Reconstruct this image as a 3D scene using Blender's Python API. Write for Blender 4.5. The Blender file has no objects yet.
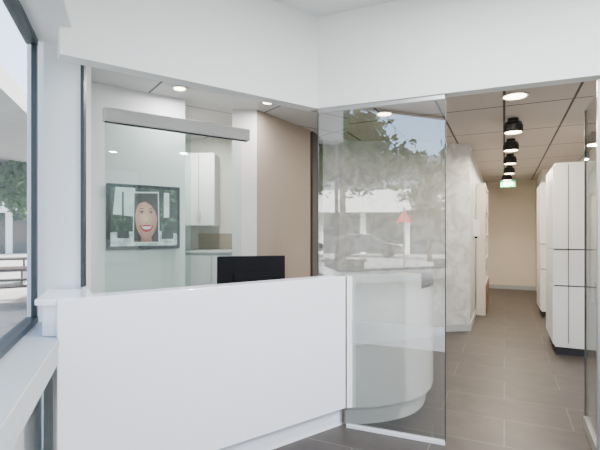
import bpy, math, random
from mathutils import Vector, Matrix
random.seed(4)
S=bpy.context.scene
# ---------------- materials ----------------
def mat(name,col,rough=.5,metal=0,noise=.03,nscale=8,bump=0,emit=None,estr=0,coat=0,detail=2,spec=.5,dist=0,contrast=False):
    m=bpy.data.materials.new(name); m.use_nodes=True; nt=m.node_tree; b=nt.nodes['Principled BSDF']
    b.inputs['Roughness'].default_value=rough; b.inputs['Metallic'].default_value=metal
    b.inputs['Coat Weight'].default_value=coat; b.inputs['Specular IOR Level'].default_value=spec
    tc=nt.nodes.new('ShaderNodeTexCoord'); n=nt.nodes.new('ShaderNodeTexNoise'); n.inputs['Scale'].default_value=nscale; n.inputs['Detail'].default_value=detail; n.inputs['Distortion'].default_value=dist
    nt.links.new(tc.outputs['Object'],n.inputs['Vector'])
    mx=nt.nodes.new('ShaderNodeMix'); mx.data_type='RGBA'
    mx.inputs[6].default_value=(*[c*(1-noise) for c in col],1); mx.inputs[7].default_value=(*[min(1,c*(1+noise)) for c in col],1)
    src=n.outputs['Fac']
    if contrast:
        r=nt.nodes.new('ShaderNodeMapRange'); r.inputs[1].default_value=.38; r.inputs[2].default_value=.62; nt.links.new(src,r.inputs[0]); src=r.outputs[0]
    nt.links.new(src,mx.inputs[0]); nt.links.new(mx.outputs[2],b.inputs['Base Color'])
    if bump:
        bp=nt.nodes.new('ShaderNodeBump'); bp.inputs['Strength'].default_value=bump; bp.inputs['Distance'].default_value=.01
        nt.links.new(n.outputs['Fac'],bp.inputs['Height']); nt.links.new(bp.outputs['Normal'],b.inputs['Normal'])
    if emit:
        b.inputs['Emission Color'].default_value=(*emit,1); b.inputs['Emission Strength'].default_value=estr
    return m
def tile(name,c1,c2,mortar,w,h,rot,rough,msize=.004,offset=0.0,spec=.5,big=.35):
    m=bpy.data.materials.new(name); m.use_nodes=True; nt=m.node_tree; b=nt.nodes['Principled BSDF']
    tc=nt.nodes.new('ShaderNodeTexCoord'); mp=nt.nodes.new('ShaderNodeMapping'); mp.inputs['Rotation'].default_value=(0,0,rot)
    br=nt.nodes.new('ShaderNodeTexBrick'); br.offset=offset; br.inputs['Scale'].default_value=1
    br.inputs['Brick Width'].default_value=w; br.inputs['Row Height'].default_value=h; br.inputs['Mortar Size'].default_value=msize
    br.inputs['Color1'].default_value=(*c1,1); br.inputs['Color2'].default_value=(*c2,1); br.inputs['Mortar'].default_value=(*mortar,1)
    nt.links.new(tc.outputs['Object'],mp.inputs[0]); nt.links.new(mp.outputs[0],br.inputs['Vector'])
    n=nt.nodes.new('ShaderNodeTexNoise'); n.inputs['Scale'].default_value=6; n.inputs['Detail'].default_value=6; nt.links.new(mp.outputs[0],n.inputs['Vector'])
    mx=nt.nodes.new('ShaderNodeMix'); mx.data_type='RGBA'; mx.blend_type='MULTIPLY'; mx.inputs[0].default_value=big
    nt.links.new(br.outputs['Color'],mx.inputs[6]); nt.links.new(n.outputs['Fac'],mx.inputs[7]); nt.links.new(mx.outputs[2],b.inputs['Base Color'])
    b.inputs['Roughness'].default_value=rough; b.inputs['Specular IOR Level'].default_value=spec
    return m
def glass(name,tint,base,rough=0.0,edge=.5):
    m=bpy.data.materials.new(name); m.use_nodes=True; nt=m.node_tree; nt.nodes.remove(nt.nodes['Principled BSDF'])
    out=nt.nodes['Material Output']; t=nt.nodes.new('ShaderNodeBsdfTransparent'); t.inputs[0].default_value=(*tint,1)
    g=nt.nodes.new('ShaderNodeBsdfGlossy'); g.inputs['Roughness'].default_value=rough; g.inputs[0].default_value=(.97,.98,1,1)
    lw=nt.nodes.new('ShaderNodeLayerWeight'); lw.inputs[0].default_value=.3
    ma=nt.nodes.new('ShaderNodeMath'); ma.operation='MULTIPLY_ADD'; ma.inputs[1].default_value=edge; ma.inputs[2].default_value=base
    nt.links.new(lw.outputs['Fresnel'],ma.inputs[0])
    ms=nt.nodes.new('ShaderNodeMixShader'); nt.links.new(ma.outputs[0],ms.inputs[0]); nt.links.new(t.outputs[0],ms.inputs[1]); nt.links.new(g.outputs[0],ms.inputs[2])
    nt.links.new(ms.outputs[0],out.inputs[0]); return m
def frosted(name,col,fac):
    m=bpy.data.materials.new(name); m.use_nodes=True; nt=m.node_tree; nt.nodes.remove(nt.nodes['Principled BSDF'])
    out=nt.nodes['Material Output']; t=nt.nodes.new('ShaderNodeBsdfTransparent'); t.inputs[0].default_value=(.97,.98,.98,1)
    g=nt.nodes.new('ShaderNodeBsdfDiffuse'); g.inputs[0].default_value=(*col,1)
    ms=nt.nodes.new('ShaderNodeMixShader'); ms.inputs[0].default_value=fac
    nt.links.new(t.outputs[0],ms.inputs[1]); nt.links.new(g.outputs[0],ms.inputs[2]); nt.links.new(ms.outputs[0],out.inputs[0]); return m
M=dict(
 wall=mat('white_paint',(.73,.75,.735),.6,noise=.015),
 cream=mat('pale_wallpaper',(.64,.62,.585),.6,noise=.12,nscale=22,detail=6),
 stone=mat('pale_stone_panel',(.58,.59,.585),.45,noise=.17,nscale=5,detail=12,dist=1.2,contrast=True),
 beige=mat('beige_wall',(.31,.255,.205),.65,noise=.02),
 warm=mat('warm_wall',(.82,.73,.60),.6,noise=.02),
 desk=mat('white_laminate',(.95,.95,.99),.2,noise=.003,coat=.4),
 desk2=mat('ivory_laminate',(.98,.96,.90),.25,noise=.003,coat=.3),
 worktop=mat('dark_grey_worktop',(.05,.055,.065),.3),
 sill=mat('grey_sill',(.44,.465,.48),.35),
 frame=mat('dark_aluminium',(.03,.04,.045),.4,metal=.2),
 silver=mat('brushed_aluminium',(.5,.5,.5),.35,metal=.9),
 black=mat('black_plastic',(.004,.004,.005),.7,spec=.15),
 blackm=mat('black_metal',(.010,.010,.010),.45),
 cab=mat('white_cabinet',(.78,.78,.79),.3,noise=.01),
 cabwarm=mat('cream_cabinet',(.70,.66,.60),.35,noise=.01),
 wood=mat('brown_wood',(.18,.09,.05),.45,noise=.3,nscale=14),
 tablewood=mat('weathered_table',(.07,.05,.04),.8,noise=.3,nscale=14,spec=.1),
 dark=mat('dark_gap',(.02,.02,.025),.6),
 door=mat('grey_brown_door',(.07,.058,.048),.5),
 lamp=mat('lamp_glow',(1,.9,.75),.5,emit=(1,.80,.55),estr=16),
 green=mat('exit_green',(.02,.4,.12),.5,emit=(.02,.8,.3),estr=.7),
 signw=mat('sign_white',(.9,.9,.9),.5,emit=(.9,1,.95),estr=1.5),
 conc=mat('concrete',(.42,.42,.41),.8,noise=.12,nscale=3),
 facade=mat('grey_facade',(.13,.155,.18),.7,noise=.08,nscale=1),
 facadew=mat('white_facade',(.85,.85,.84),.7),
 fglass=mat('facade_glass',(.02,.035,.045),.08),
 pave=tile('paving',(.50,.49,.47),(.45,.44,.42),(.25,.25,.24),.8,.8,0,.8,.01),
 leaf=mat('leaf',(.026,.085,.008),.7,noise=.7,nscale=3),
 bark=mat('bark',(.06,.045,.03),.8,noise=.3),
 red=mat('red_sign',(.8,.02,.01),.4,emit=(.9,.02,.01),estr=1.5),
 card=mat('dark_car_paint',(.03,.035,.05),.2,coat=1),
 floor=tile('floor_tiles',(.100,.083,.069),(.076,.064,.054),(.20,.18,.155),.9,.45,math.radians(25.4),.42,.004,offset=.5,spec=.4,big=.6),
 ceil_l=tile('ceiling_tiles_white',(.58,.59,.59),(.55,.56,.56),(.08,.08,.08),1.2,.6,math.radians(-36),.7,.010,big=.05),
 ceil_c=tile('ceiling_tiles_lamplit',(.55,.485,.435),(.53,.465,.42),(.05,.045,.04),1.2,.6,math.radians(25.4+90),.7,.012,big=.05),  # warm light of the corridor lamps is put into this tile colour
 gl=glass('partition_glass',(.945,.955,.945),.15,edge=.6),
 glw=glass('window_glass',(.96,.98,.98),.01,edge=.08),
 gls=glass('sliding_glass_green',(.90,.965,.945),.02,edge=.15),
 gld=glass('door_glass',(.84,.87,.86),.06,edge=.3),
 fr=frosted('frosted_band',(.88,.88,.87),.18),
 frw=frosted('milky_film',(.75,.86,.86),.03),
)
# ---------------- helpers ----------------
def G(name,loc=(0,0,0),rot=0):
    e=bpy.data.objects.new(name,None); S.collection.objects.link(e); e.location=loc; e.rotation_euler=(0,0,rot); e.empty_display_size=.1; return e
def mesh(name,vs,fs,m,par=None,bevel=0,smooth=False,loc=None,rot=None):
    me=bpy.data.meshes.new(name); me.from_pydata([tuple(v) for v in vs],[],fs); me.materials.append(m); me.update()
    import bmesh
    bm=bmesh.new(); bm.from_mesh(me); bmesh.ops.recalc_face_normals(bm,faces=bm.faces); bm.to_mesh(me); bm.free()
    if smooth:
        for p in me.polygons: p.use_smooth=True
    o=bpy.data.objects.new(name,me); S.collection.objects.link(o)
    if par: o.parent=par
    if loc: o.location=loc
    if rot: o.rotation_euler=rot
    if bevel:
        b=o.modifiers.new('b','BEVEL'); b.width=bevel; b.segments=2; b.limit_method='ANGLE'
    return o
def prism(name,pts,z0,z1,m,par=None,bevel=0):
    n=len(pts); vs=[(x,y,z0) for x,y in pts]+[(x,y,z1) for x,y in pts]
    fs=[tuple(range(n))[::-1],tuple(range(n,2*n))]+[(i,(i+1)%n,n+(i+1)%n,n+i) for i in range(n)]
    return mesh(name,vs,fs,m,par,bevel)
def box(name,a,b,m,par=None,bevel=0):
    return prism(name,[(a[0],a[1]),(b[0],a[1]),(b[0],b[1]),(a[0],b[1])],a[2],b[2],m,par,bevel)
def seg(name,p,q,th,z0,z1,m,par=None,bevel=0):
    d=Vector((q[0]-p[0],q[1]-p[1])).normalized(); n=Vector((-d.y,d.x))*th
    return prism(name,[p,q,(q[0]+n.x,q[1]+n.y),(p[0]+n.x,p[1]+n.y)],z0,z1,m,par,bevel)
def lathe(name,prof,m,par=None,loc=(0,0,0),n=28):
    vs=[];fs=[]
    for r,z in prof:
        for i in range(n):
            a=2*math.pi*i/n; vs.append((r*math.cos(a),r*math.sin(a),z))
    for j in range(len(prof)-1):
        for i in range(n): fs.append((j*n+i,j*n+(i+1)%n,(j+1)*n+(i+1)%n,(j+1)*n+i))
    fs.append(tuple(range(n))); fs.append(tuple(range((len(prof)-1)*n,len(prof)*n)))
    return mesh(name,vs,fs,m,par,loc=loc)
def area(name,loc,size,power,col,rot=(0,0,0),par=None,sy=None):
    l=bpy.data.lights.new(name,'AREA'); l.energy=power; l.size=size; l.color=col
    if sy: l.shape='RECTANGLE'; l.size_y=sy
    else: l.shape='DISK'
    o=bpy.data.objects.new(name,l); S.collection.objects.link(o); o.location=loc; o.rotation_euler=rot
    if par: o.parent=par
    return o
A=(.13,3.2)
C=(.429,.903); CP=(.903,-.429)
W0=(-1.46,2.4); WD=(.37,-.93); WN=(.93,.37)
def wp(t,o=0): return (W0[0]+WD[0]*t+WN[0]*o, W0[1]+WD[1]*t+WN[1]*o)
R0=wp(6); R1=(R0[0]+4.5*.93,R0[1]+4.5*.37)
H=2.7; HH=3.02; SB=2.34
# ---------------- shell ----------------
prism('floor',[wp(6.2,-.1),(R1[0]+.3,R1[1]-.1),(8.2,1.5),(8.2,12.2),wp(-10.4,-.1)],-.1,0,M['floor'])
SL=(-1.356,2.136); SR=(4.0,1.572)
def bk(p,k=.06): return (p[0],p[1]+k)
prism('ceiling',[bk(SL,.08),bk(A,.08),bk(SR,.08),(8.2,1.58),(8.2,12.2),(-2.4,12.2),wp(-10.4,-.1),wp(-.15,-.1)],H,H+.1,M['ceil_l'])
prism('ceiling_corridor',[(.45,3.2),bk(SR,.1),(8.0,1.7),(8.0,11.9),(2.4,11.9),(.62,5.85)],H-.012,H-.001,M['ceil_c'])
prism('ceiling_entrance',[wp(6.2,-.1),(R1[0]+.3,R1[1]-.1),(4.3,1.50),SR,A,SL,wp(-.1,-.1)],HH,HH+.1,M['wall'])
seg('wall_soffit_left',(-1.36+.12,2.136+.083),A,.10,SB,HH,M['wall'])
seg('wall_soffit_right',A,SR,.10,SB,HH,M['wall'])
seg('wall_window_bulkhead',wp(.9,.19),wp(-.02,.19),.19,2.49,HH,M['wall'])
seg('wall_entrance_right',R1,SR,-.15,0,HH,M['wall'])
prism('wall_lobby_side',[(4.0,1.572),(4.15,1.55),(8.1,1.5),(8.1,1.65),(4.05,1.7)],0,HH,M['wall'])
box('wall_north',(-5.3,12.0,0),(8.1,12.2,H),M['warm'])
box('wall_east',(8.0,1.6,0),(8.2,12.1,H),M['warm'])
seg('wall_west',wp(-.45,-.02),wp(-10.3,-.02),.12,0,H,M['wall'])
seg('wall_window_base',wp(-.1,0),wp(6,0),-.12,0,.88,M['wall'])
seg('wall_screen',(-1.926,3.571),(-1.11,4.156),.12,0,H,M['wall'])
seg('wall_kitchen_side',(-1.16,4.25),(-1.62,5.9),.1,0,H,M['wall'])
box('wall_kitchen_back',(-1.8,5.9,0),(.12,6.0,H),M['cream'])
prism('wall_beige',[(-.45,4.5),(.13,5.4),(.03,5.47),(-.55,4.56)],0,H,M['beige'])
prism('column_white',[(-.71,4.5),(-.452,4.5),(-.552,4.62),(-.71,4.62)],0,H,M['cream'])
prism('wall_back',[(.30,5.9),(2.45,6.2),(2.45,6.32),(.30,6.02)],0,H,M['stone'])
prism('door_1',[(.12,5.48),(.16,5.46),(.32,5.92),(.28,5.94)],0,H,M['door'])
CL=(2.45,6.2)
def cp(l,w=0): return (CL[0]+C[0]*l+CP[0]*w, CL[1]+C[1]*l+CP[1]*w)
seg('wall_corridor_left',cp(.0,0),cp(5.3,0),.12,0,H,M['stone'])
seg('wall_corridor_end',cp(5.25,-.1),cp(5.25,1.6),.12,0,H,M['warm'])
seg('wall_corridor_right',(4.9,8.67),(5.96,10.95),-.45,0,H,M['cream'])
rw0=(5.35,8.46)
seg('wall_lobby_right',rw0,(rw0[0]-.475*6.7,rw0[1]-6.7),.12,0,H,M['wall'])
seg('baseboard_back',(.32,5.885),(2.45,6.185),-.012,0,.1,M['sill'])
seg('baseboard_left',cp(.0,.0),cp(5.2,.0),-.014,0,.1,M['sill'])
seg('baseboard_end',cp(5.235,0),cp(5.235,1.45),-.012,0,.1,M['sill'])
# ---------------- windows ----------------
def window(name,x0,x1,z0,z1,muls,fw=.04):
    g=G(name,(W0[0],W0[1],0),math.atan2(WD[1],WD[0]))
    box('frame_bottom',(x0,-.06,z0),(x1,.0,z0+.03),M['frame'],g)
    box('frame_top',(x0,-.06,z1-.03),(x1,.0,z1),M['frame'],g)
    for i,x in enumerate(muls): box('mullion_%d'%i,(x,-.03,z0+.03),(x+fw,-.003,z1-.03),M['frame'],g)
    box('pane',(x0+.02,-.024,z0+.02),(x1-.02,-.018,z1-.02),M['glw'],g)
    return g
window('window_1',0,.86,.92,2.49,[0],.03)
window('window_2',.9,6.0,.92,3.01,[0.9,3.2,5.9])
g=G('window_sill',(W0[0],W0[1],0),math.atan2(WD[1],WD[0]))
box('ledge',(0,-.02,.885),(6.0,.165,.918),M['sill'],g,.004)
box('apron',(0,.135,.80),(6.0,.16,.885),M['sill'],g)
g=G('window_3',(R0[0],R0[1],0),math.atan2(WN[1],WN[0]))
for i,x in enumerate([0,1.1,2.2,3.3,4.42]): box('mullion_%d'%i,(x,-.05,0),(x+.05,.03,HH),M['frame'],g)
box('frame_top',(0,-.05,HH-.08),(4.45,.03,HH),M['frame'],g)
box('frame_bottom',(0,-.05,0),(4.45,.03,.06),M['frame'],g)
box('pane',(.02,-.012,.05),(4.44,-.006,HH-.06),M['glw'],g)
g=G('structural_column')
prism('shaft',[(-1.455,2.44),(-1.24,2.44),(-1.36,2.80),(-1.60,2.80)],0,2.49,M['wall'],g)
prism('edge_post',[(-1.238,2.425),(-1.222,2.43),(-1.228,2.47),(-1.245,2.47)],1.11,2.49,M['frame'],g)
prism('head',[(-1.455,2.44),(-1.24,2.44),(-1.36,2.80),(-1.60,2.80)],2.49,H,M['wall'],g)
# ---------------- reception desk ----------------
D0=(-1.14,2.02); D1=(.33,3.11)
du=Vector((D1[0]-D0[0],D1[1]-D0[1])); DL=du.length
g=G('reception_desk')
du.normalize(); dn=Vector((-du.y,du.x))
def dp(x,y): return (D0[0]+du.x*x+dn.x*y, D0[1]+du.y*x+dn.y*y)
def dbox(n,x0,x1,y0,y1,z0,z1,m,b=0): return prism(n,[dp(x0,y0),dp(x1,y0),dp(x1,y1),dp(x0,y1)],z0,z1,m,g,b)
dbox('front_panel',0,DL,0,.028,.147,1.10,M['desk'],.003)
dbox('top_ledge',.03,DL,.029,.15,1.075,1.097,M['desk'],.003)
dbox('inner_panel',.03,DL,.125,.145,.1,1.074,M['desk'])
dbox('plinth',.03,DL+.02,.06,.12,0,.146,M['desk'])
dbox('worktop',.03,DL-.1,.15,.80,.72,.75,M['worktop'],.003)
dbox('leg_panel',.06,.09,.16,.75,0,.72,M['desk'])
dbox('leg_panel_2',DL-.2,DL-.17,.16,.75,0,.72,M['desk'])
dbox('end_panel',0,.028,.029,.15,0,1.097,M['desk'],.003)
prism('return_top',[(-1.165,2.03),(-1.02,2.14),(-1.19,2.425),(-1.42,2.425),(-1.26,2.04),(-1.21,2.02)],1.07,1.10,M['desk'],g,.006)
prism('return_body',[(-1.155,2.06),(-1.05,2.15),(-1.21,2.42),(-1.38,2.42),(-1.24,2.07)],.92,1.07,M['desk'],g)
ctrl=[(.34,3.115),(.52,3.13),(.70,3.19),(.86,3.30),(.98,3.46),(1.07,3.68),(1.14,3.95),(1.22,4.25)]
def cr(p,k=8):
    out=[]; P=[p[0]]+p+[p[-1]]
    for i in range(1,len(P)-2):
        for j in range(k):
            t=j/k; a,b,c,d=[Vector(q) for q in P[i-1:i+3]]
            out.append(.5*((2*b)+(c-a)*t+(2*a-5*b+4*c-d)*t*t+(-a+3*b-3*c+d)*t**3))
    out.append(Vector(p[-1])); return out
cv=cr([(x*1.0+max(0,x-.5)*.12,y) for x,y in ctrl])
def ribbon(n,pts,o0,o1,z0,z1,m):
    L=[];R=[]
    for i,p in enumerate(pts):
        d=(pts[min(i+1,len(pts)-1)]-pts[max(i-1,0)]).normalized(); nn=Vector((-d.y,d.x))
        L.append(p+nn*o0); R.append(p+nn*o1)
    k=len(pts); vs=[(p.x,p.y,z) for z in (z0,z1) for p in L+R]; fs=[]
    for i in range(k-1):
        fs+=[(i,i+1,2*k+i+1,2*k+i),(k+i,k+i+1,3*k+i+1,3*k+i),(i,i+1,k+i+1,k+i),(2*k+i,2*k+i+1,3*k+i+1,3*k+i)]
    fs+=[(0,k,3*k,2*k),(k-1,2*k-1,4*k-1,3*k-1)]
    return mesh(n,vs,fs,m,g)
hi=cv[:27]; lo=cv[26:]
ribbon('curved_front',hi,0,.025,.147,1.10,M['desk2'])
ribbon('curved_ledge',hi,.026,.15,1.075,1.098,M['desk2'])
ribbon('curved_inner',hi,.125,.145,.15,1.074,M['desk2'])
ribbon('curved_front_low',lo,0,.025,.147,.98,M['desk2'])
ribbon('curved_worktop',lo,-.005,.50,.981,1.005,M['worktop'])
ribbon('curved_plinth',cv,.06,.12,0,.146,M['desk2'])
# ---------------- monitor ----------------
g=G('computer_monitor',(-.37,3.29,.752),math.radians(14))
box('screen_shell',(-.26,-.012,.12),(.26,.018,.485),M['black'],g,.008)
box('back_housing',(-.14,-.025,.18),(.14,-.012,.36),M['black'],g,.008)
box('neck',(-.03,-.05,.01),(.03,-.025,.26),M['black'],g,.004)
box('base',(-.12,-.12,0),(.12,.08,.012),M['black'],g,.004)
# ---------------- glass partition ----------------
RA=math.atan2(-.388,.922)
g=G('glass_partition',(A[0],A[1],0),RA)
box('pane',(0,.02,.02),(.90,.030,SB),M['gl'],g)
box('floor_channel',(.22,.008,0),(.90,.042,.022),M['cab'],g)
box('head_channel',(.0,.012,SB-.03),(.90,.038,SB),M['silver'],g)
box('edge',(.90,.018,.02),(.906,.032,SB),M['frame'],g)
box('edge_left',(-.006,.018,1.1),(0,.032,SB),M['frame'],g)
box('frosted_band',(.23,.0165,.62),(.90,.019,.78),M['fr'],g)
g=G('glass_door',(1.80,2.57,0),math.atan2(.50,.245))
box('pane',(.02,-.005,.02),(.60,.005,2.30),M['gld'],g)
box('pivot_stile',(-.02,-.02,.0),(.02,.02,2.33),M['silver'],g)
box('bottom_patch',(.02,-.012,.01),(.60,.012,.09),M['silver'],g)
box('edge_strip',(.60,-.006,.02),(.606,.006,2.30),M['frame'],g)
g=G('glass_side_panel',(A[0],A[1],0),RA)
box('pane',(1.83,.02,.02),(4.15,.03,SB),M['gld'],g)
box('stile',(1.80,.0,0),(1.83,.05,SB),M['silver'],g)
g=G('sliding_glass_panel',(-.5,4.1,0),math.atan2(.582,.813))
box('rail',(-1.27,-.03,2.29),(.01,.06,2.395),M['wall'],g,.003)
box('rail_shadow_gap',(-1.26,-.0,2.282),(.0,.03,2.29),M['dark'],g)
box('pane',(-1.26,.01,.03),(-.56,.018,2.28),M['gls'],g)
box('film',(-1.26,.007,.03),(-.56,.009,2.28),M['frw'],g)
box('pane_rear',(-.60,.035,.03),(-.05,.043,2.28),M['gls'],g)
box('floor_guide',(-1.26,-.0,0),(.0,.05,.03),M['silver'],g)
# ---------------- picture on wall ----------------
pc=(-1.424,3.93)
g=G('wall_mounted_picture',(pc[0]+.582*.03,pc[1]-.813*.03,1.555),math.atan2(.582,.813))
w,h=.325,.29
box('frame',(-w,0,-h),(w,.025,h),M['black'],g,.004)
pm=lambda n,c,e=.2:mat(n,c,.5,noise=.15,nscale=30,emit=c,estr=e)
def pfol(n,c1,c2,sc,lo,hi,e=.25):
    m=bpy.data.materials.new(n); m.use_nodes=True; nt=m.node_tree; b=nt.nodes['Principled BSDF']
    tc=nt.nodes.new('ShaderNodeTexCoord'); no=nt.nodes.new('ShaderNodeTexNoise'); no.inputs['Scale'].default_value=sc; no.inputs['Detail'].default_value=8
    r=nt.nodes.new('ShaderNodeMapRange'); r.inputs[1].default_value=lo; r.inputs[2].default_value=hi
    mx=nt.nodes.new('ShaderNodeMix'); mx.data_type='RGBA'; mx.inputs[6].default_value=(*c1,1); mx.inputs[7].default_value=(*c2,1)
    nt.links.new(tc.outputs['Object'],no.inputs['Vector']); nt.links.new(no.outputs['Fac'],r.inputs[0]); nt.links.new(r.outputs[0],mx.inputs[0])
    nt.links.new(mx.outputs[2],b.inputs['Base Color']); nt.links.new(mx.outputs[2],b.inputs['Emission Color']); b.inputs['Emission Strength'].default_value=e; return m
def pgrad(n,c1,c2,cx,cz,rx,rz):
    m=bpy.data.materials.new(n); m.use_nodes=True; nt=m.node_tree; b=nt.nodes['Principled BSDF']
    tc=nt.nodes.new('ShaderNodeTexCoord'); mp=nt.nodes.new('ShaderNodeMapping'); mp.inputs['Location'].default_value=(-cx/rx,0,-cz/rz); mp.inputs['Scale'].default_value=(1/rx,1,1/rz)
    gr=nt.nodes.new('ShaderNodeTexGradient'); gr.gradient_type='SPHERICAL'
    mx=nt.nodes.new('ShaderNodeMix'); mx.data_type='RGBA'; mx.inputs[6].default_value=(*c2,1); mx.inputs[7].default_value=(*c1,1)
    nt.links.new(tc.outputs['Object'],mp.inputs[0]); nt.links.new(mp.outputs[0],gr.inputs[0]); nt.links.new(gr.outputs['Fac'],mx.inputs[0])
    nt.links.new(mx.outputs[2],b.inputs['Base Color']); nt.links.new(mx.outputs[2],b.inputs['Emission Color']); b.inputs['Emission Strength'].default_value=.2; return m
PM=dict(fol=pfol('pic_foliage',(.006,.018,.010),(.10,.22,.12),22,.50,.72),sky=pfol('pic_pale',(.55,.68,.66),(.75,.85,.84),9,.4,.6),
 road=pfol('pic_pavement',(.35,.42,.42),(.75,.80,.80),14,.45,.6),
 sk=pgrad('pic_skin',(.88,.50,.37),(.30,.10,.06),-.01,-.0,.15,.25),nose=pgrad('pic_nose',(.92,.58,.44),(.60,.28,.18),.006,-.02,.03,.06),
 shade=pm('pic_shade',(.34,.13,.08)),hair=pm('pic_hair',(.02,.012,.010)),lip=pm('pic_lips',(.45,.015,.025)),
 tooth=pm('pic_teeth',(.80,.78,.74)),eye=pm('pic_eye',(.012,.010,.010)),gr=pm('pic_grey',(.02,.025,.025)),pap=pm('pic_paper',(.75,.76,.75)))
lay=[0]
def flat(n,pts,m):
    lay[0]+=1; y=-.0004*lay[0]-.001
    return mesh(n,[(a,y,b) for a,b in pts],[tuple(range(len(pts)))],m,g)
def rect(n,a,b,c,d,m): return flat(n,[(a,b),(c,b),(c,d),(a,d)],m)
def ell(n,cx,cy,rx,ry,m,k=28): return flat(n,[(cx+rx*math.cos(2*math.pi*i/k),cy+ry*math.sin(2*math.pi*i/k)) for i in range(k)],m)
iw,ih=w-.03,h-.03
rect('image',-iw,-ih,iw,ih,PM['fol'])
flat('image_bright_sky',[(-iw+.02,.02),(-.06,.0),(-.09,ih),(-iw+.04,ih)],PM['sky'])
rect('image_bright_gap',.17,.0,.22,ih-.03,PM['sky'])
flat('image_pavement',[(-iw,-ih),(iw,-ih),(iw,-.15),(.1,-.12),(-iw,-.14)],PM['road'])
rect('image_bench',-.24,-.19,-.14,-.12,PM['gr']); rect('image_bench_2',.15,-.20,.26,-.13,PM['gr'])
rect('image_pole',-.20,-.10,-.185,.22,PM['gr'])
flat('held_photo',[(-.110,-.235),(.130,-.235),(.122,.235),(-.102,.225)],PM['pap'])
flat('print_background',[(-.100,-.225),(.120,-.225),(.113,.222),(-.094,.213)],PM['hair'])
flat('neck',[(-.04,-.225),(.06,-.225),(.055,-.12),(-.035,-.12)],PM['shade'])
flat('face',[(.01+.098*math.cos(a),.0+(.200 if math.sin(a)<0 else .165)*math.sin(a)) for a in [2*math.pi*i/36 for i in range(36)]],PM['sk'])
flat('fringe',[(-.092,.04),(-.080,.09),(-.05,.125),(.0,.14),(.05,.11),(.085,.06),(.108,.0),(.110,.15),(.06,.205),(-.04,.205),(-.092,.15)],PM['hair'])
for s,x in((1,-.030),(2,.050)):
    ell('eye_socket_%d'%s,x,.045,.028,.015,PM['shade'],16)
    flat('brow_%d'%s,[(x-.03,.070),(x,.082),(x+.028,.072),(x,.073)],PM['hair'])
    ell('eye_white_%d'%s,x,.042,.018,.007,PM['tooth'],14); ell('iris_%d'%s,x,.043,.009,.009,PM['eye'],12)
    flat('lid_%d'%s,[(x-.026,.042),(x,.056),(x+.026,.044),(x,.049)],PM['eye'])
flat('nose',[(.003,.035),(.016,.035),(.022,-.01),(.034,-.035),(.010,-.046),(-.014,-.035),(-.004,-.01)],PM['nose'])
flat('nose_shadow',[(-.012,-.042),(.010,-.048),(.030,-.042),(.010,-.054)],PM['shade'])
flat('smile_crease_left',[(-.03,-.04),(-.058,-.085),(-.055,-.10),(-.049,-.082)],PM['shade'])
flat('smile_crease_right',[(.05,-.04),(.078,-.085),(.075,-.10),(.069,-.082)],PM['shade'])
flat('lips',[(-.050,-.084),(-.02,-.072),(.002,-.067),(.010,-.071),(.018,-.067),(.040,-.071),(.070,-.082),(.048,-.122),(.010,-.138),(-.028,-.122)],PM['lip'])
flat('teeth',[(-.036,-.087),(.010,-.084),(.056,-.085),(.038,-.105),(.010,-.112),(-.018,-.105)],PM['tooth'])
# ---------------- kitchen ----------------
g=G('wall_cabinet')
box('carcass',(-1.50,5.54,1.50),(-1.10,5.89,2.44),M['cab'],g)
box('door_left',(-1.495,5.52,1.505),(-1.305,5.538,2.435),M['cab'],g,.002)
box('door_right',(-1.297,5.52,1.505),(-1.105,5.538,2.435),M['cab'],g,.002)
box('pull_1',(-1.325,5.505,1.55),(-1.319,5.52,1.68),M['silver'],g)
box('pull_2',(-1.283,5.505,1.55),(-1.277,5.52,1.68),M['silver'],g)
g=G('kitchen_base_cabinet')
box('plinth',(-1.38,5.2,0),(-.72,5.85,.1),M['dark'],g)
box('carcass',(-1.39,5.16,.1),(-.70,5.88,1.16),M['cab'],g)
box('door_left',(-1.385,5.14,.12),(-1.06,5.158,1.14),M['cab'],g,.002)
box('door_right',(-1.05,5.14,.12),(-.705,5.158,1.14),M['cab'],g,.002)
box('worktop',(-1.395,5.12,1.16),(-.69,5.89,1.185),M['sill'],g,.003)
box('backsplash',(-1.39,5.885,1.185),(-.70,5.895,1.40),M['beige'],g)
# ---------------- corridor items ----------------
def lamp(i,x,y):
    g=G('ceiling_spotlight',(x,y,H-.013))
    lathe('mount',[(.055,0),(.055,-.03),(.045,-.035)],M['blackm'],g)
    lathe('shade',[(.05,-.03),(.085,-.045),(.10,-.085),(.10,-.15),(.088,-.155)],M['blackm'],g)
    lathe('bulb',[(.086,-.152),(.085,-.158)],M['lamp'],g)
    area('light',(0,0,-.165),.16,28,(1,.86,.70),par=g)
for i,(x,y) in enumerate([(2.38,4.8),(2.88,5.87),(3.42,7.0),(3.99,8.2),(4.45,9.25)]): lamp(i,x,y)
def down(x,y,z,p,col,r=.075):
    g=G('recessed_downlight',(x,y,z))
    lathe('trim_ring',[(r+.02,0),(r+.02,-.006),(r,-.008)],M['silver'],g)
    lathe('lens',[(r,-.007),(r*.98,-.0095)],M['lamp'],g)
    area('light',(0,0,-.02),r*2,p,col,par=g)
down(2.0,4.0,H-.012,18,(1,.9,.8),.10)
down(-1.07,3.82,H,14,(.98,.97,1),.05); down(-.315,4.23,H,18,(.98,.97,1),.05); down(-1.1,5.1,H,30,(1,.93,.86)); down(.9,4.6,H-.012,18,(1,.94,.87))
for x,y in[(.6,1.6),(1.9,1.2),(1.2,-.3),(2.6,-.3),(3.2,.9)]: down(x,y,HH,70,(.95,.96,1))  # unseen entrance lamps, added to brighten the dim interior
g=G('exit_sign',(4.52,9.35,2.40),math.radians(-25.4))
box('case',(-.15,0,0),(.15,.03,.15),M['green'],g)
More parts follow.
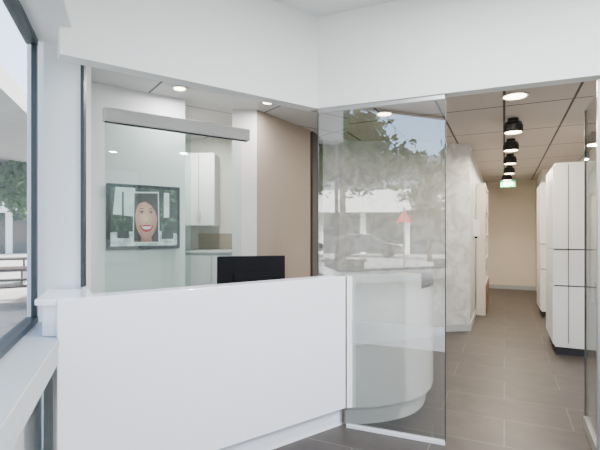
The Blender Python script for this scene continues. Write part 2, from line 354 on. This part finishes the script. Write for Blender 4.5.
box('arrow',(.05,-.003,.05),(.11,0,.10),M['signw'],g); box('figure',(-.08,-.003,.04),(-.04,0,.11),M['signw'],g)
box('bracket',(-.02,.005,.15),(.02,.025,H-2.40-.012),M['silver'],g)
def tall_cab(l0,l1,w0,w1,zt):
    g=G('tall_cabinet',(CL[0],CL[1],0),math.atan2(CP[1],CP[0]))
    box('plinth',(w0+.04,l0+.02,0),(w1,l1,.09),M['dark'],g)
    box('carcass',(w0+.02,l0,.09),(w1,l1,zt),M['cab'],g,.003)
    zs=[.11,.80,1.22,zt-.02]
    n=2
    for k in range(n):
        a=l0+(l1-l0)*k/n+.006; b=l0+(l1-l0)*(k+1)/n-.006
        for j in range(3): box('door_%d_%d'%(k,j),(w0,a,zs[j]+.008),(w0+.02,b,zs[j+1]-.008),M['cab'],g,.002)
    for j in(1,2): box('separator_line_%d'%j,(w0+.012,l0-.004,zs[j]-.006),(w1,l0+.0,zs[j]+.006),M['dark'],g)  # dark horizontal separators across the cabinet side
    box('edge_line',(w0+.15,l0-.004,.14),(w0+.156,l0,zt-.02),M['dark'],g)
def loc(p):
    dx=p[0]-CL[0]; dy=p[1]-CL[1]; return dx*CP[0]+dy*CP[1], dx*C[0]+dy*C[1]
w,l=loc((2.942,5.0))
tall_cab(l,l+.95,w,w+.72,2.22)
w2,l2=loc((4.02,7.2)); tall_cab(l2,l2+.8,w2,w2+.58,2.25)
g=G('open_shelf_unit',(CL[0],CL[1],0),math.atan2(CP[1],CP[0]))
a,b=1.3,2.6; dpt=.16
box('side_near',(.015,a,0),(dpt,a+.025,2.25),M['cabwarm'],g); box('side_far',(.015,b-.025,0),(dpt,b,2.25),M['cabwarm'],g)
for i in range(6): box('shelf_%d'%i,(.015,a+.025,.1+i*.42),(dpt,b-.025,.125+i*.42),M['cabwarm'],g)
for i in range(5):
    for k in range(5):
        y0=a+.06+k*.23; box('item_%d_%d'%(i,k),(.04,y0,.125+i*.42),(.145,y0+.16,.125+i*.42+random.uniform(.12,.32)),random.choice([M['cab'],M['cab'],M['silver'],M['door']]),g)
box('base_door',(dpt,a,0.08),(dpt+.018,b,.52),M['wood'],g)
g=G('door_frame',(CL[0],CL[1],0),math.atan2(CP[1],CP[0]))
box('jamb_near',(.012,3.2,0),(.06,3.27,2.15),M['wood'],g); box('jamb_far',(.012,4.1,0),(.06,4.17,2.15),M['wood'],g); box('head',(.012,3.2,2.15),(.06,4.17,2.22),M['wood'],g)
box('leaf',(.014,3.27,0),(.04,4.1,2.15),M['cabwarm'],g)
g=G('hand_sanitizer_dispenser',(CL[0],CL[1],1.35),math.atan2(CP[1],CP[0]))
box('body',(.0,.5,0),(.10,.62,.26),M['cab'],g,.01); box('nozzle',(.03,.54,-.03),(.07,.58,0),M['black'],g)
# ---------------- exterior ----------------
prism('pavement_ground',[(-60,-60),(60,-60),(60,60),(-60,60)],-.25,-.12,M['pave'])
def tree(x,y,zt,rad,n,hz=1.0):
    g=G('street_tree',(x,y,-.12))
    lathe('trunk',[(.14,0),(.10,1.2),(.07,zt-.5),(.03,zt+.2)],M['bark'],g,n=10)
    for i in range(4):
        a=i*1.6
        p=Vector((0,0,zt-1.0)); q=Vector((math.cos(a)*rad*.7,math.sin(a)*rad*.7,zt+.3)); s=.03
        mesh('branch_%d'%i,[p+Vector((s,0,0)),p+Vector((-s,s,0)),p+Vector((0,-s,0)),q],[(0,1,2),(0,1,3),(1,2,3),(2,0,3)],M['bark'],g)
    vs=[];fs=[]
    cl=[(Vector((random.uniform(-1,1),random.uniform(-1,1),random.uniform(-.6,.6)*hz))*rad*.75) for _ in range(26)]
    for i in range(n):
        c=random.choice(cl); p=c+Vector((random.gauss(0,1),random.gauss(0,1),random.gauss(0,.8)))*rad*.16+Vector((0,0,zt))
        a=Vector((random.uniform(-1,1),random.uniform(-1,1),random.uniform(-1,1))).normalized(); b=a.orthogonal().normalized()
        s=random.uniform(.07,.15); k=len(vs)
        vs+=[p-a*s,p+b*s*.5,p+a*s,p-b*s*.5]; fs.append((k,k+1,k+2,k+3))
    mesh('foliage',vs,fs,M['leaf'],g)
tree(-5.6,-3.9,3.9,1.7,5600); tree(-3.5,-6.4,3.3,1.1,3000); tree(-13,-8,3.6,1.8,3000); tree(-9,-15,3.0,1.4,2500)
tree(-8.3,11.5,3.0,1.1,2400); tree(-13,17,3.4,2.0,3200); tree(-18,21,3.8,2.4,3200); tree(-11,19,3.2,1.8,2500)
def building(loc,rot,L,hgt,white):
    g=G('office_building',loc,rot)
    box('base_glass',(-L/2,0,0),(L/2,8,2.9),M['fglass'],g)
    for i in range(int(L/3)+1): box('pier_%d'%i,(-L/2+i*3-.2,-.25,0),(-L/2+i*3+.2,0,2.9),M['facadew'],g)
    box('band',(-L/2,-1.2,2.9),(L/2,8,white),M['facadew'],g)
    box('upper',(-L/2,-.2,white),(L/2,8,hgt),M['facade'],g)
    z=white+.8; k=0
    while z+1.3<hgt:
        box('strip_window_%d'%k,(-L/2+.5,-.24,z),(L/2-.5,-.2,z+1.2),M['fglass'],g); z+=2.6; k+=1
building((-15.5,-19.5,-.12),math.atan2(-.6,.8)+math.pi,46,6.8,4.4)
building((-26,26,-.12),math.radians(42),40,9,4.2)
g=G('entrance_canopy')
prism('slab',[(-3.2,3.6),(-12,3.6),(-14,13),(-6.5,13)],3.3,3.6,M['conc'],g)
for i,(x,y) in enumerate([(-9.5,5),(-11.2,12)]): lathe('post_%d'%i,[(.14,-.12),(.14,3.3)],M['conc'],g,loc=(x,y,0),n=20)
def table(x,y,r):
    g=G('picnic_table',(x,y,-.12),r); W=M['tablewood']
    box('top',(-.9,-.4,.72),(.9,.4,.77),W,g); box('bench_1',(-.9,-.85,.42),(.9,-.6,.46),W,g); box('bench_2',(-.9,.6,.42),(.9,.85,.46),W,g)
    for s in(-.7,.66): box('leg_%.0f'%(s*10),(s,-.75,0),(s+.05,.75,.42),M['frame'],g); box('post_%.0f'%(s*10),(s,-.05,.42),(s+.05,.05,.72),M['frame'],g)
table(-6.3,9.2,.5); table(-8.9,12.6,.5); table(-8.6,-7.6,.9); table(-5.4,-10.5,1.2)
def car(loc,rot,m):
    g=G('parked_car',loc,rot)
    side=[(-2.1,.35),(2.1,.35),(2.15,.7),(1.9,.85),(1.1,.95),(.45,1.42),(-1.1,1.45),(-1.75,1.0),(-2.12,.92)]
    n=len(side); vs=[(x,-.85,z) for x,z in side]+[(x,.85,z) for x,z in side]
    fs=[tuple(range(n)),tuple(range(n,2*n))]+[(i,(i+1)%n,n+(i+1)%n,n+i) for i in range(n)]
    mesh('body',vs,fs,m,g,.06)
    for s in(-.861,.861):
        mesh('side_glass',[(.95,s,.97),(.40,s,1.36),(-1.05,s,1.38),(-1.55,s,1.02)],[(0,1,2,3)],M['fglass'],g)
        for x in(-1.35,1.35):
            o=lathe('wheel',[(.2,-.1),(.33,-.09),(.33,.09),(.2,.1)],M['black'],g,loc=(x,s*.93,.33),n=20); o.rotation_euler=(math.pi/2,0,0)
car((-13.8,-16.0,-.12),math.atan2(-.55,.83)+.1,M['card']); car((-17.5,-12.8,-.12),math.atan2(-.55,.83)+.1,M['card'])
g=G('road_sign',(-5.3,-6.65,-.12),math.atan2(.55,-.83)+math.pi)
lathe('pole',[(.03,0),(.03,2.35)],M['silver'],g,n=10)
mesh('triangle',[(-.25,-.04,1.85),(.25,-.04,1.85),(0,-.04,2.3),(-.25,-.03,1.85),(.25,-.03,1.85),(0,-.03,2.3)],[(0,1,2),(3,4,5),(0,1,4,3),(1,2,5,4),(2,0,3,5)],M['red'],g)
# ---------------- light ----------------
wd=bpy.data.worlds.new('World'); S.world=wd; wd.use_nodes=True; nt=wd.node_tree
sk=nt.nodes.new('ShaderNodeTexSky'); sk.sky_type='NISHITA'; sk.sun_disc=False; sk.sun_elevation=math.radians(50); sk.sun_rotation=math.radians(30); sk.dust_density=4
nt.links.new(sk.outputs[0],nt.nodes['Background'].inputs[0]); nt.nodes['Background'].inputs[1].default_value=1.0
sl=bpy.data.lights.new('sun','SUN'); sl.energy=13; sl.angle=.02; sl.color=(1,.95,.88)
so=bpy.data.objects.new('sun',sl); S.collection.objects.link(so); so.rotation_euler=Vector((-.45,-.55,-1)).to_track_quat('-Z','Y').to_euler()
# ---------------- camera ----------------
c=bpy.data.cameras.new('camera'); c.sensor_width=36; c.lens=430/600*36; c.shift_y=7/600; c.clip_start=.02
co=bpy.data.objects.new('camera',c); S.collection.objects.link(co); co.location=(0,0,1.42); co.rotation_euler=(math.pi/2,0,0)
S.camera=co
